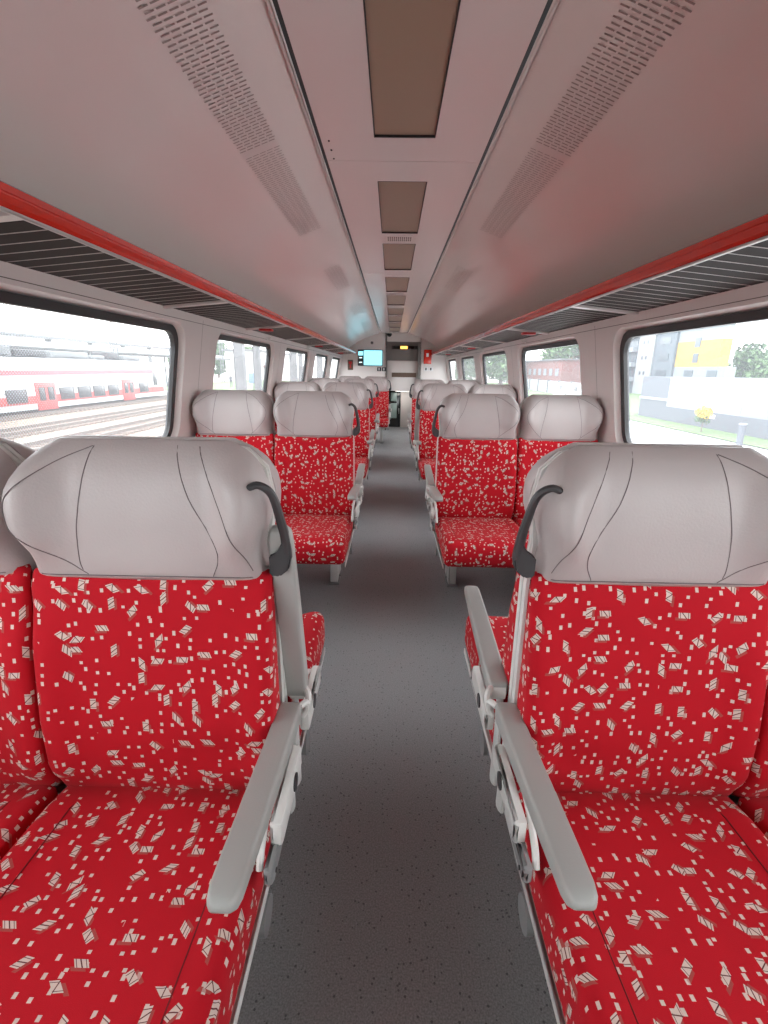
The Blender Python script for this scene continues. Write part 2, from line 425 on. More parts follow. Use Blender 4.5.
# centre strip panels with lamp openings
LAMPS = [(1.07, 1.835), (2.215, 2.985), (3.215, 4.015), (4.315, 5.10), (5.32, 6.10), (6.40, 7.18), (7.38, 8.16), (8.46, 9.24), (9.44, 10.2)]
SEAMS = [-3, -.07, 2.02, 4.16, 6.25, 8.31, 10.6]
ZC = 1.968
for s0, s1 in zip(SEAMS, SEAMS[1:]):
    s0 = max(s0, Y_REAR)
    bm = bmesh.new(); y = s0 + .0015
    inside = [l for l in LAMPS if s0 <= l[0] and l[1] <= s1]
    add_box(bm, -.27, -.098, s0+.0015, s1-.0015, ZC, ZC+.015); add_box(bm, .098, .27, s0+.0015, s1-.0015, ZC, ZC+.015)
    for a, b_ in inside: add_box(bm, -.098, .098, y, a, ZC, ZC+.015); y = b_
    add_box(bm, -.098, .098, y, s1-.0015, ZC, ZC+.015)
    obj('ceiling_panel', bm, 'ceiling_centre', ce, smooth=False)
struct(box('trim_1', -.29, .29, Y_REAR, Y_END, 2.02, 2.03, 'joint_dark'), 'dark void closing the ceiling strip')
ORD = ['nearest', 'second', 'third', 'fourth', 'fifth', 'sixth', 'seventh', 'eighth', 'ninth']
for i, (a, b_) in enumerate(LAMPS):
    t = thing('ceiling_lamp', '%s unlit brownish lamp panel in the centre ceiling strip%s' % (ORD[i].capitalize() + (' from the camera,' if i else ' to the camera, large'), '' if not i else ' rectangular'), 'lamp', (0, (a+b_)/2, ZC), 0, 'unlit lamp panels along the ceiling')
    h = (b_-a)/2
    box('diffuser', -.0948, .0948, -h+.0032, h-.0052, .006, .012, 'lamp_diffuser', t)
    bm = bmesh.new()
    for q in ((-.0975, -.095, -h, h), (.095, .0975, -h, h), (-.0975, .0975, -h, -h+.003), (-.0975, .0975, h-.005, h)):
        add_box(bm, q[0], q[1], q[2], q[3], -.0005, .012)
    obj('frame', bm, 'joint_dark', t, smooth=False)
for i, (ya, yb) in enumerate(((3.04, 3.16), (5.14, 5.26), (7.22, 7.34))):
    t = thing('ceiling_grille', 'small slotted air grille between ceiling lamps, %s from the camera' % ('first', 'second', 'third')[i], 'grille', (0, (ya+yb)/2, ZC))
    bm = bmesh.new()
    for r in range(2):
        for k in range(12): add_box(bm, -.066+k*.0115, -.060+k*.0115, -.045+r*.05, -.005+r*.05, -.0015, .001)
    s = obj('slot', bm, 'vent_dark', t, smooth=False); s['kind'] = 'stuff'
    box('plate', -.075, .075, -.055, .055, -.001, .002, 'ceiling_white', t)
# perforated air outlets on the vaults
def slots(name, side, y0, y1, nrow, step, wid):
    bm = bmesh.new(); y = y0; j = 0
    sm = []
    while y < y1:
        for r in range(nrow):
            xa = .392 + r*(.112/nrow) + (.004 if j % 2 else 0); xb = xa + .112/nrow*.80
            za, zb = vault_z(xa)-.0012, vault_z(xb)-.0012
            bm.faces.new([bm.verts.new(p) for p in ((side*xa, y, za), (side*xb, y, zb), (side*xb, y+wid, zb), (side*xa, y+wid, za))])
        y += step; j += 1
    o = obj(name, bm, 'vent_slot', ce, smooth=False); o['kind'] = 'stuff'; return o
for side in (-1, 1):
    slots('vent_slots', side, .6, 1.74, 5, .0165, .0052)
    slots('vent_slots', side, 1.79, 2.72, 5, .0165, .0036)
    for a in range(3): slots('vent_slots', side, 3.6+a*2, 4.5+a*2, 5, .021, .0045)
# small screws by the joint
for y in (1.86, 1.93, 2.0): cyl('screw', (-.245, y, ZC-.001), (0, 0, 1), .003, .003, 'joint_dark', ce, 8)

# rear wall behind the camera
struct(box('wall_rear', -1.3, 1.3, Y_REAR-.05, Y_REAR, 0, 2.1, 'wall_white'), 'white rear end wall')

# ---------------------------------------------------------------- far end wall with its passage
PX0, PX1, PZ = -.15, .53, 1.735
bm = bmesh.new()
add_box(bm, -1.27, PX0, Y_END, Y_END+.04, 0, 2.05); add_box(bm, PX1, 1.27, Y_END, Y_END+.04, 0, 2.05); add_box(bm, PX0, PX1, Y_END, Y_END+.04, 1.80, 2.05)
ew = struct(obj('wall_back', bm, 'wall_white', smooth=False), 'white end bulkhead')
bm = bmesh.new()
add_box(bm, PX0-.03, PX0, Y_END, 11.30, 0, 2.05); add_box(bm, PX1, PX1+.03, Y_END, 11.30, 0, 2.05); add_box(bm, PX0, PX1, 11.26, 11.30, 0, 2.0)
struct(obj('trim_2', bm, 'end_grey', smooth=False), 'grey passage lining')
box('jamb', PX0-.012, PX0+.012, Y_END-.012, Y_END+.02, 0, 1.80, 'end_grey', ew); box('jamb', PX1-.03, PX1+.012, Y_END-.012, Y_END+.02, 0, 1.80, 'end_grey', ew)
box('grey_header', PX0+.012, PX1-.03, 10.75, 10.80, 1.43, 1.80, 'end_grey', ew)
box('white_overhang', PX0+.012, PX1-.03, 10.70, 11.24, .815, 1.43, 'wall_white', ew, .01)
box('slot', -.04, .47, 10.688, 10.702, 1.10, 1.19, 'slot_brown', ew)
dr = struct(box('door_1', -.105, .165, 11.20, 11.235, .005, .81, 'black_glass', bev=.004), 'black glazed door beyond the passage')
box('pane', -.055, .085, 11.19, 11.201, .20, .53, 'pale_pane', dr, .01); box('pane', -.055, .085, 11.19, 11.201, .57, .76, 'pale_pane', dr, .01)
box('handle', .125, .14, 11.17, 11.201, .30, .42, 'steel', dr, .003)
struct(box('wall_far', .17, PX1, 11.20, 11.24, .0, .815, 'wall_white'), 'white panel beside the black door')

t = thing('added_passage_lamp', 'small flat lamp added under the white overhang to brighten the end passage', 'lamp', (.2, 10.95, .812))  # unseen source, added to brighten the white panel in the recess
box('housing', -.16, .16, -.1, .1, -.012, .003, 'wall_white', t, .003)
mat('added_lamp_lit', (.8, .8, .8), .4, emit=(1, .97, .92), est=2.2); box('diffuser', -.15, .15, -.09, .09, -.014, -.011, 'added_lamp_lit', t)
t = thing('display_board', 'dark passage display with a glowing orange block above the passage', 'display', (.22, 10.69, 1.69))
box('housing', -.27, .27, 0, .05, -.035, .035, 'dark_plastic', t, .006)
for a, b_, n_, mm in ((-.24, -.10, 'dark_field', 'black_glass'), (-.09, .055, 'lit_field', 'display_lit'), (.07, .20, 'dark_field', 'black_glass'), (.215, .25, 'dark_field', 'black_glass')):
    box(n_, a, b_, -.006, .001, -.026, .026, mm, t)
t = thing('monitor', 'pale blue glowing information monitor on the end wall', 'monitor', (-.47, Y_END-.002, 1.475))
box('casing', -.275, .24, -.05, 0, -.16, .16, 'dark_plastic', t, .008)
box('screen', -.15, .225, -.054, -.049, -.145, .145, 'screen', t)
for z in (-.135, -.045, .045): box('side_tile', -.262, -.165, -.054, -.049, z, z+.08, 'screen' if z == .045 else 'sign_dark', t)
for z in (-.11, -.02): box('icon', -.245, -.185, -.0555, -.0535, z+.01, z+.03, 'screen_white', t)
t = thing('fire_extinguisher_box', 'red box on the end wall right of the passage', 'box', (.69, Y_END-.002, 1.51))
box('body', -.08, .08, -.05, 0, -.14, .14, 'red_gloss', t, .012); box('latch', .05, .065, -.058, -.048, -.03, .03, 'dark_plastic', t, .003)
box('pictogram', -.03, .02, -.0525, -.0495, .0, .07, 'sign_white', t)
t = thing('emergency_lever', 'small brownish red emergency lever left of the monitor', 'lever', (-.90, Y_END-.002, 1.33))
box('plate', -.055, .055, -.012, 0, -.10, .10, 'slot_brown', t, .006); box('grip', -.035, .035, -.05, -.01, .02, .07, 'red_paint', t, .008)
box('stem', -.01, .015, -.04, -.01, -.06, .03, 'red_paint', t, .004)
t = thing('pictogram_sign', 'pair of dark pictogram squares below the monitor', 'sign', (-.255, Y_END-.002, 1.255))
for x in (-.09, .01): box('plate', x, x+.085, -.006, 0, -.04, .04, 'sign_dark', t); box('figure', x+.03, x+.05, -.0075, -.0055, -.025, .025, 'sign_white', t)
t = thing('pictogram_sign', 'pair of pale pictogram squares below the red box', 'sign', (.72, Y_END-.002, 1.27))
for x in (-.09, .01): box('plate', x, x+.085, -.006, 0, -.04, .04, 'sign_white', t); box('figure', x+.02, x+.05, -.0075, -.0055, -.025, .025, 'sign_dark', t)
t = thing('security_camera', 'black dome camera on the ceiling by the passage', 'camera', (-.10, 10.45, 1.93))
bm = bmesh.new(); bmesh.ops.create_uvsphere(bm, u_segments=16, v_segments=8, radius=.05); obj('dome', bm, 'black_glass', t)
cyl('mount', (0, 0, .03), (0, 0, 1), .062, .03, 'wall_white', t)
t = thing('wall_button', 'small grey round button above the monitor', 'button', (-.455, Y_END-.002, 1.77))
cyl('bezel', (0, -.006, 0), (0, 1, 0), .03, .012, 'end_grey', t); cyl('cap', (0, -.014, 0), (0, 1, 0), .016, .01, 'dark_plastic', t)

# ---------------------------------------------------------------- luggage racks
for side, sname in ((-1, 'left'), (1, 'right')):
    t = thing('luggage_rack', 'long %s luggage rack with glossy red front trim and dark slatted underside' % sname, 'rack', (0, 0, 0))
    XI, XO, ZI, ZO = .772, 1.083, 1.540, 1.512
    def S(x, y, z): return (side*x, y, z)
    # dark tray above the slats
    v = []
    for y in (Y_REAR, Y_END):
        v += [S(XI+.01, y, ZI+.018), S(XO, y, ZO+.016), S(XO, y, ZO+.022), S(XI+.01, y, ZI+.024)]
    pyd('tray', v, [(0,1,5,4), (1,2,6,5), (2,3,7,6), (3,0,4,7), (0,1,2,3), (4,5,6,7)], 'slat_metal_gap_light', t)
    # red front trim: rounded profile with a crease and a pale lip
    pr = [(.783, 1.585), (.770, 1.591), (.762, 1.586), (.7585, 1.572), (.760, 1.5695), (.758, 1.566), (.760, 1.552), (.768, 1.545), (.785, 1.544)]
    n = len(pr); v = [S(x, y, z) for y in (Y_REAR, Y_END) for x, z in pr]
    pyd('front_trim', v, [(k, (k+1) % n, n+(k+1) % n, n+k) for k in range(n)] + [tuple(range(n)), tuple(range(n, 2*n))], 'red_gloss', t, smooth=False)
    box('front_lip', side*.765, side*.776, Y_REAR, Y_END, 1.5375, 1.5445, 'bar_metal', t, .002)
    bm = bmesh.new(); v = []
    box('wall_rail', side*1.068, side*1.092, Y_REAR, Y_END, 1.500, 1.513, 'bar_metal', t, .003)
    slat = None; y = .80
    bars = [-.2, 1.085, 2.38, 3.68, 4.98, 6.28, 7.58, 8.88, 10.18]
    while y < Y_END - .05:
        if not any(abs(y-b_) < .02 for b_ in bars):
            if slat is None:
                v = []
                for yy in (-.0325, .0325): v += [S(XI, yy, ZI+.008), S(XO, yy, ZO+.006), S(XO, yy, ZO+.015), S(XI, yy, ZI+.017)]
                for yy in (.0328, .0362): v += [S(XI, yy, ZI+.007), S(XO, yy, ZO+.005), S(XO, yy, ZO+.015), S(XI, yy, ZI+.017)]  # pale strip along each slat stands for light coming through the gap
                SLAT_F = [(0,1,5,4), (1,2,6,5), (2,3,7,6), (3,0,4,7), (0,1,2,3), (4,5,6,7)]
                slat = pyd('slat', v, [(0,1,5,4), (1,2,6,5), (2,3,7,6), (3,0,4,7), (0,1,2,3), (4,5,6,7)] + [tuple(q+8 for q in f) for f in SLAT_F], 'rack_tray', t); slat.location.y = y
                slat.data.materials.append(M['slat_metal_gap_light'])
                for p in list(slat.data.polygons)[6:]: p.material_index = 1
            else: share('slat', slat, t, (0, y, 0))
        y += .074
    for i, yb in enumerate(bars):
        v = []
        for yy in (yb-.017, yb+.017): v += [S(XI, yy, ZI-.002), S(XO, yy, ZO-.004), S(XO, yy, ZO+.016), S(XI, yy, ZI+.018)]
        pyd('cross_bar', v, [(0,1,5,4), (1,2,6,5), (2,3,7,6), (3,0,4,7), (0,1,2,3), (4,5,6,7)], 'bar_metal', t)
    for yb in (3.68, 6.28, 8.88):
        c = box('seat_number_clip', side*.88, side*.97, yb-.03, yb+.03, 1.505, 1.520, 'red_paint', t, .004); c['label'] = 'small red clip under the rack'

# coat hooks above the windows
for side, sname in ((-1, 'left'), (1, 'right')):
    for k in range(1, 4):
        y = FAR0 + k*PITCH_W - .25
        t = thing('coat_hook', 'small white coat hook above the %s window on the %s wall' % (['', 'second', 'third', 'fourth'][k], sname), 'hook', (side*(WX(1.49)-.001), y, 1.49))
        box('plate', side*-.004, side*.003, -.02, .02, -.014, .014, 'white_plastic', t, .002)
        tube('hook', [(side*-.003, 0, .004), (side*-.022, 0, 0), (side*-.028, 0, .012)], .005, 'white_plastic', t, 8)

# ---------------------------------------------------------------- seats (local frame: the sitter faces -y, y=0 is the plane between back-to-back seats)
HW = .2245
FB = [(.40, .072), (.43, .090), (.50, .103), (.60, .102), (.70, .090), (.80, .077), (.90, .070)]
HF = [(.88, .055), (.892, .073), (.94, .078), (.99, .082), (1.04, .078), (1.08, .068), (1.105, .055), (1.12, .043), (1.13, .028), (1.134, .016)]
HWID = [(.88, .214), (.892, .217), (.915, .212), (.945, .207), (.972, .214), (1.0, .223), (1.025, .2255), (1.052, .223), (1.076, .213), (1.096, .204), (1.115, .187), (1.127, .169), (1.134, .148)]
def smooth_tab(tab, x):
    h = .008; return (interp(tab, x-h) + 2*interp(tab, x) + interp(tab, x+h))/4
def head_front(x, z):
    w = smooth_tab(HWID, z); f = smooth_tab(HF, z); a = min(1, abs(x)/w)
    wing = .042*sstep(.52, .86, a)*sstep(.89, 1.0, z)*(1-sstep(1.06, 1.13, z)) - .006*(1-sstep(0, .5, a))*sstep(.9, 1.0, z)
    return .012 + max(0.0, f + wing - .012)*(max(0, 1-a**18))**.5
def make_cushion(parent):
    prof = [(.08, .338), (.30, .334), (.58, .335), (.618, .340), (.632, .358), (.636, .385), (.634, .415), (.625, .442), (.605, .458), (.575, .464), (.53, .463),
            (.48, .457), (.40, .450), (.32, .444), (.24, .440), (.15, .437), (.087, .433), (.075, .42), (.075, .36)]
    cu = loft_x('cushion', prof, HW, .028, lambda x, f, z: .012*sstep(.14, .19, abs(x))*sstep(.42, .44, z) if .14 < f < .63 else 0, 'up', parent)
    top = sorted([(f, z) for f, z in prof if z > .41 and f > .08])
    for sx in (-.163, .163):
        pts = [(sx, -f, interp(top, f) + (.012*sstep(.14, .19, abs(sx)) if f > .14 else 0) + .0002) for f in [.10+.0255*i for i in range(20)]]
        tube('seam', pts, .0013, 'seam_red', cu, 5)
    return cu
def make_backrest(parent):
    zs = [.40+.026*i for i in range(20)]
    prof = [(smooth_tab(FB, z), z) for z in zs if z <= .893]
    prof = [(.03, .402), (.05, .398)] + [(prof[0][0]-.012, .403)] + prof[1:] + [(.055, .899), (.03, .899), (.022, .86), (.022, .65), (.022, .45)]
    return loft_x('backrest', prof, HW, .022, lambda x, f, z: (.016*sstep(.14, .195, abs(x))*sstep(.43, .5, z)*(1-sstep(.74, .85, z)) - .006*(1-sstep(.0, .13, abs(x)))*sstep(.43, .5, z)) if f > .05 else 0, 'fwd', parent)
def loft_x(name, prof, hw, r, bump, mode, parent):
    P = [Vector((f, z)) for f, z in prof]; n = len(P); nor = []
    cx = sum((p.x for p in P))/n; cz = sum((p.y for p in P))/n
    area = sum(P[i].x*P[(i+1) % n].y - P[(i+1) % n].x*P[i].y for i in range(n)); sgn = 1 if area > 0 else -1
    for i in range(n):
        d = (P[(i+1) % n] - P[i-1]).normalized(); nor.append(Vector((d.y, -d.x))*sgn)
    arc = [0.0]
    for i in range(n): arc.append(arc[-1] + (P[(i+1) % n]-P[i]).length)
    st = []
    for k in range(6):
        a = PI/2*k/5; st.append((-hw + r - r*math.cos(a), r*(1-math.sin(a))))
    inner = [-.19, -.175, -.16, -.145, -.12, -.08, -.04]
    st += [(x, 0) for x in inner if x > -hw+r] + [(0, 0)] + [(-x, 0) for x in inner[::-1] if x > -hw+r] + [(-x, i) for x, i in st[:6][::-1]]
    rings, uvs = [], []
    for x, ins in st:
        ring = []
        for p, nn in zip(P, nor):
            q = p - nn*ins; b = bump(x, q.x, q.y)
            ring.append((x, -(q.x + (b if mode == 'fwd' else 0)), q.y + (b if mode == 'up' else 0)))
        rings.append(ring); uvs.append([(x - (ins if x < 0 else -ins)*.5, a) for a in arc])
    return rings_mesh(name, rings, 'red_fabric', parent, uvs, angle=80)
def make_headrest(parent, aisle):
    zs = [.880, .886, .892, .905, .92, .94, .96, .98, 1.0, 1.02, 1.04, 1.058, 1.076, 1.09, 1.10, 1.11, 1.118, 1.124, 1.129, 1.132, 1.134]
    us = [-1, -.995, -.98, -.96, -.92, -.87, -.81, -.75, -.69, -.63, -.56, -.5, -.4, -.2, 0]; us += [-u for u in us[:-1][::-1]]
    rings = []
    for z in zs:
        w = smooth_tab(HWID, z)
        rings.append([(u*w, -head_front(u*w, z), z) for u in us] + [(u*w, -.0105, z) for u in (.6, 0, -.6)])
    h = rings_mesh('headrest', rings, 'leatherette', parent, angle=70)
    inner = (((.080, 1.124), (.093, 1.05), (.106, .98), (.112, .925), (.110, .905)), ((.082, 1.124), (.135, 1.10), (.185, 1.06), (.203, 1.03), (.196, .99), (.163, .95), (.103, .896)))
    outer = (((.066, 1.126), (.094, 1.042), (.136, .965), (.138, .93), (.124, .896)), ((.106, 1.125), (.138, 1.06), (.166, 1.0), (.185, .95), (.196, .908)))
    for s in (-1, 1):
        for path in (outer if s == aisle else inner):
            pts = catmull([(s*a, 0, b) for a, b in path], 6)
            tube('seam', [(p.x, -head_front(p.x, p.z)-.0001, p.z) for p in pts], .0009, 'seam', h, 5)
    tube('seam', [(x, -head_front(x, .8935)-.0006, .8935) for x in [-.21+.02*i for i in range(22)]], .0012, 'seam', h, 5)
    return h
def make_seat(name, aisle, handle):
    """aisle: 0 window seat, +1 / -1 the side of the aisle in the local frame"""
    t = thing(name, 'x', 'seat', (0, 0, 0))
    make_cushion(t); make_backrest(t); make_headrest(t, aisle)
    # white shell behind the back
    bm = bmesh.new()
    pts = [(-.225, .34), (.225, .34), (.225, .86), (.216, .94), (.226, 1.02), (.214, 1.085), (.18, 1.118), (.12, 1.129), (-.12, 1.129), (-.18, 1.118), (-.214, 1.085), (-.226, 1.02), (-.216, .94), (-.225, .86)]
    a = [bm.verts.new((x, -.010 if z > .86 else -.0215, z)) for x, z in pts]; b = [bm.verts.new((x, -.001, z)) for x, z in pts]; n = len(pts)
    bm.faces.new(a); bm.faces.new(b[::-1])
    for k in range(n): bm.faces.new((a[k], a[(k+1) % n], b[(k+1) % n], b[k]))
    obj('back_shell', bm, 'white_plastic', t, angle=30)
    box('seat_pan', -.225, .225, -.52, -.03, .312, .3335, 'white_plastic', t, .006)
    if aisle:
        s = aisle
        box('aisle_pan_edge', s*.223, s*.2265, -.60, -.01, .318, .338, 'white_plastic', t, .002)
        box('leg', s*.085, s*.130, -.10, -.015, 0, .311, 'pale_plastic', t, .006)
        box('foot_plate', s*.075, s*.140, -.12, -.004, 0, .012, 'side_panel', t, .003)
        # strut that carries the armrest hinge
        bm = bmesh.new(); add_tube(bm, [(s*.236, -.035, .335), (s*.236, -.037, .46), (s*.238, -.04, .575)], [.02, .017, .016], 10, .45); obj('strut', bm, 'pale_plastic', t)
        bm = bmesh.new(); add_cyl(bm, (s*.2455, -.04, .578), (1, 0, 0), .020, .030, 20); add_cyl(bm, (s*.2615, -.04, .578), (1, 0, 0), .013, .004, 16)
        obj('armrest_hinge', bm, 'white_plastic', t)
        tube('hinge_hook', catmull([(s*.262, -.03, .590), (s*.272, -.012, .586), (s*.272, -.004, .565), (s*.262, -.006, .548)], 4), .007, 'white_plastic', t, 8)
        rb = box('side_box', s*.243, s*.266, -.235, -.045, .462, .512, 'white_plastic', t, .007)
        cyl('socket', (s*.2665, -.12, .488), (1, 0, 0), .017, .004, 'dark_plastic', rb, 20)
        lp = box('lower_panel', s*.2425, s*.260, -.285, -.19, .435, .470, 'side_panel', t, .008)
        cyl('bolt', (s*.2605, -.265, .45), (1, 0, 0), .004, .003, 'dark_plastic', lp, 10)
        cyl('pivot_disc', (s*.222, -.22, .278), (1, 0, 0), .033, .012, 'side_panel', t, 28)
        tube('armrest_bracket', catmull([(s*.238, -.055, .548), (s*.235, -.11, .537), (s*.2335, -.16, .522), (s*.2335, -.215, .502), (s*.2335, -.252, .478), (s*.2335, -.268, .452)], 6), .0065, 'white_plastic', t, 8)
        # armrest: a mesh round its hinge point, extending along -y
        rings = []
        for y, hw_, zt, zb in ((.012, .014, .014, -.006), (.008, .020, .019, -.014), (-.0, .0225, .021, -.018), (-.10, .0225, .021, -.018), (-.25, .0225, .020, -.014), (-.34, .022, .019, -.010),
                               (-.394, .0215, .018, -.008), (-.409, .0195, .016, -.006), (-.417, .015, .012, -.002), (-.420, .009, .008, .002)):
            r = min(.006, hw_*.4, (zt-zb)*.4); ring = []
            for cx_, cz_, a0 in ((hw_-r, zt-r, 0), (-hw_+r, zt-r, PI/2), (-hw_+r, zb+r, PI), (hw_-r, zb+r, 1.5*PI)):
                for k in range(4):
                    a = a0 + PI/2*k/3; ring.append((cx_+r*math.cos(a), y, cz_+r*math.sin(a)))
            rings.append(ring)
        arm = rings_mesh('armrest', rings, 'grey_plastic', t, angle=40)
        arm.location = (s*.2445, -.04, .582); arm.rotation_euler = (-math.radians(6.2), 0, 0)
        if handle:
            pts = catmull([(s*.200, -.088, 1.064), (s*.220, -.088, 1.070), (s*.238, -.074, 1.050), (s*.249, -.064, 1.0), (s*.254, -.058, .965), (s*.255, -.055, .93)], 6)
            h = tube('grab_handle', pts, [.0075+.0045*i/(len(pts)-1) for i in range(len(pts))], 'dark_plastic', t, 10, .8)
            bm = bmesh.new()
            pr = [(.224, .896), (.242, .894), (.259, .908), (.264, .93), (.260, .962), (.249, .962), (.243, .942), (.224, .934)]
            a = [bm.verts.new((s*x, -.066, z)) for x, z in pr]; b = [bm.verts.new((s*x, -.042, z)) for x, z in pr]; n = len(pr)
            bm.faces.new(a); bm.faces.new(b[::-1])
            for k in range(n): bm.faces.new((a[k], a[(k+1) % n], b[(k+1) % n], b[k]))
            bmesh.ops.bevel(bm, geom=list(bm.edges), offset=.003, segments=2, affect='EDGES')
            obj('handle_foot', bm, 'dark_plastic', h)
    else:
        box('leg', -.03, .03, -.10, -.015, 0, .311, 'pale_plastic', t, .006)
    return t
P0 = .885
XA, XW = .466, .920
protos = {}
def seat(kind, aisle, handle, loc, rz, label, group):
    key = (kind, aisle, handle)
    if key not in protos:
        protos[key] = s = make_seat('train_seat', aisle, handle); s.location = loc; s.rotation_euler = (0, 0, rz); s['label'] = label; s['group'] = group
        return s
    return dup(protos[key], loc, rz, label, group)
to_raise = []
ROW = ['nearest', 'second', 'third', 'fourth', 'fifth']
def raise_arm(s):
    for c in s.children:
        if c.name.startswith('armrest') and not c.name.startswith('armrest_'): c.rotation_euler = (-math.radians(103), 0, 0)
for k in range(5):
    for side, sname in ((-1, 'left'), (1, 'right')):
        if k == 4 and side > 0: continue
        yc = P0 + k*1.957 + (.05 if k == 4 else .015 if (k == 0 and side > 0) else 0)
        xs = 0
        if k == 4: xs = -.16
        g1, g2 = 'red patterned seats facing the camera', 'red patterned seats facing away from the camera'
        where = '%s side, %s row %s' % (sname, ROW[k], 'from the camera' if k else 'to the camera')
        raised = (k, side) in ((0, -1), (2, 1))
        xa, xw = XA + xs, XW + xs
        a = seat('aisle', -side, True, (side*xa, yc, 0), 0, 'red patterned aisle seat facing the camera, ' + where, g1)
        b = seat('window', 0, False, (side*xw, yc, 0), 0, 'red patterned window seat facing the camera, ' + where, g1)
        c = seat('aisle', side, False, (side*xa, yc+.003, 0), PI, 'red aisle seat facing away%s, %s' % (', armrest raised' if raised else '', where), g2)
        d = seat('window', 0, False, (side*xw, yc+.003, 0), PI, 'red window seat facing away, ' + where, g2)
        if raised: to_raise.append(c)

for c in to_raise: raise_arm(c)

# ---------------------------------------------------------------- outside, left: tracks, train, canopy
GZ = -2.45
def plane(name, x0, x1, y0, y1, z, material, label):
    return struct(pyd(name, [(x0, y0, z), (x1, y0, z), (x1, y1, z), (x0, y1, z)], [(0, 1, 2, 3)], material), label)
plane('ground', -400, 400, -150, 550, GZ-.04, 'concrete_pale', 'pale paved ground outside')
plane('ground_ballast', -45, -3, -40, 200, GZ, 'ballast', 'brown ballast bed of the rail yard')
for i, x in enumerate((-6.5, -11.2, -15.9, -20.6, -26.9)):
    t = thing('railway_track', ['rusty railway track nearest the windows on the left', 'second rusty railway track from the windows', 'third rusty railway track from the windows', 'fourth track, next to the red and white train', 'track under the red and white train'][i], 'track', (x, 30, GZ))
    for d in (-.75, .75): box('rail', d-.04, d+.04, -60, 120, .10, .26, 'rail', t)
    bm = bmesh.new()
    for k in range(300): add_box(bm, -1.3, 1.3, -60+k*.6, -60+k*.6+.25, .0, .1)
    s = obj('sleepers', bm, 'sleeper', t, smooth=False); s['kind'] = 'stuff'

t = thing('commuter_train', 'white commuter train with red doors and red window band across the tracks', 'train', (0, 0, 0))
XT = -27.0; TY0, TY1 = 12.0, 60.3
pr = [(0, -2.05), (0, .95), (-.25, 1.45), (-.8, 1.75), (-2.2, 1.75), (-2.75, 1.45), (-3.0, .95), (-3.0, -2.05)]
rings = [[(XT+x, y, z) for x, z in pr] for y in (TY0, TY1-3.6)]
for dy, sx, dz, lz in ((2.4, .97, .1, 0), (1.4, .93, .35, 0), (.6, .86, .95, .05), (.15, .78, 1.9, .15), (0, .7, 2.5, .25)):
    rings.append([(XT-1.5+(x+1.5)*sx, TY1-dy, min(z, 1.75-dz)+ (lz if z < -1 else 0)) for x, z in pr])
rings_mesh('body', rings, 'train_white', t, angle=30)
box('upper_line', XT+.002, XT+.03, TY0, 57.0, .45, .80, 'train_red_line', t)
box('lower_band', XT+.002, XT+.04, TY0, 59.2, -1.62, -1.05, 'train_red', t)
box('underframe', XT-2.7, XT-.25, TY0, 58.3, GZ+.30, -2.05, 'train_dark', t)
for (a, b_) in ((21.5, 23.8), (37.7, 40.0), (50.1, 52.4)):
    d = box('door', XT+.0, XT+.07, a, b_, -2.17, -.10, 'train_red', t, .02)
    m_ = (a+b_)/2
    for q in (a+.3, m_+.18): box('door_window', XT+.06, XT+.085, q, q+.67, -1.45, -.45, 'train_window', d, .05)
for (a, b_) in ((13, 15), (16, 18), (18.6, 20.4), (25, 26.8), (27.5, 29.3), (30, 31.8), (34.7, 36.7), (40.5, 42.3), (42.9, 44.7), (45.15, 46.9), (47.55, 49.3), (53.5, 55.4)):
    box('train_window', XT+.03, XT+.06, a, b_, -1.5, -.55, 'train_window', t, .05)
box('cab_side_window', XT-.2, XT-.005, 56.6, 57.9, -.9, .55, 'train_window', t, .05)
pyd('windscreen', [(XT-.75, 59.72, .55), (XT-2.25, 59.72, .55), (XT-2.2, 60.22, -.25), (XT-.8, 60.22, -.25)], [(0, 1, 2, 3)], 'train_window', t)
for i, (y, l, h) in enumerate(((14, 3.5, .7), (19, 4, .5), (24, 2.5, .7), (27.2, 4.2, .5), (32.2, 2.6, .62), (35.4, 1.6, .8), (37.3, 3.4, .55), (41.2, 5.2, .55), (47.0, 2.0, .35), (49.4, 2.3, .7), (52.4, 3.6, .48))):
    box('roof_unit', XT-2.3, XT-.7, y, y+l, 1.75, 1.75+h, 'roof_unit' if i % 3 else 'train_dark', t, .12)
for y in (15, 31.5, 35.2, 54.2):
    for dy in (0, 2.2):
        cyl('wheel', (XT-.55, y+dy, GZ+.71), (1, 0, 0), .45, .14, 'train_dark', t, 20)

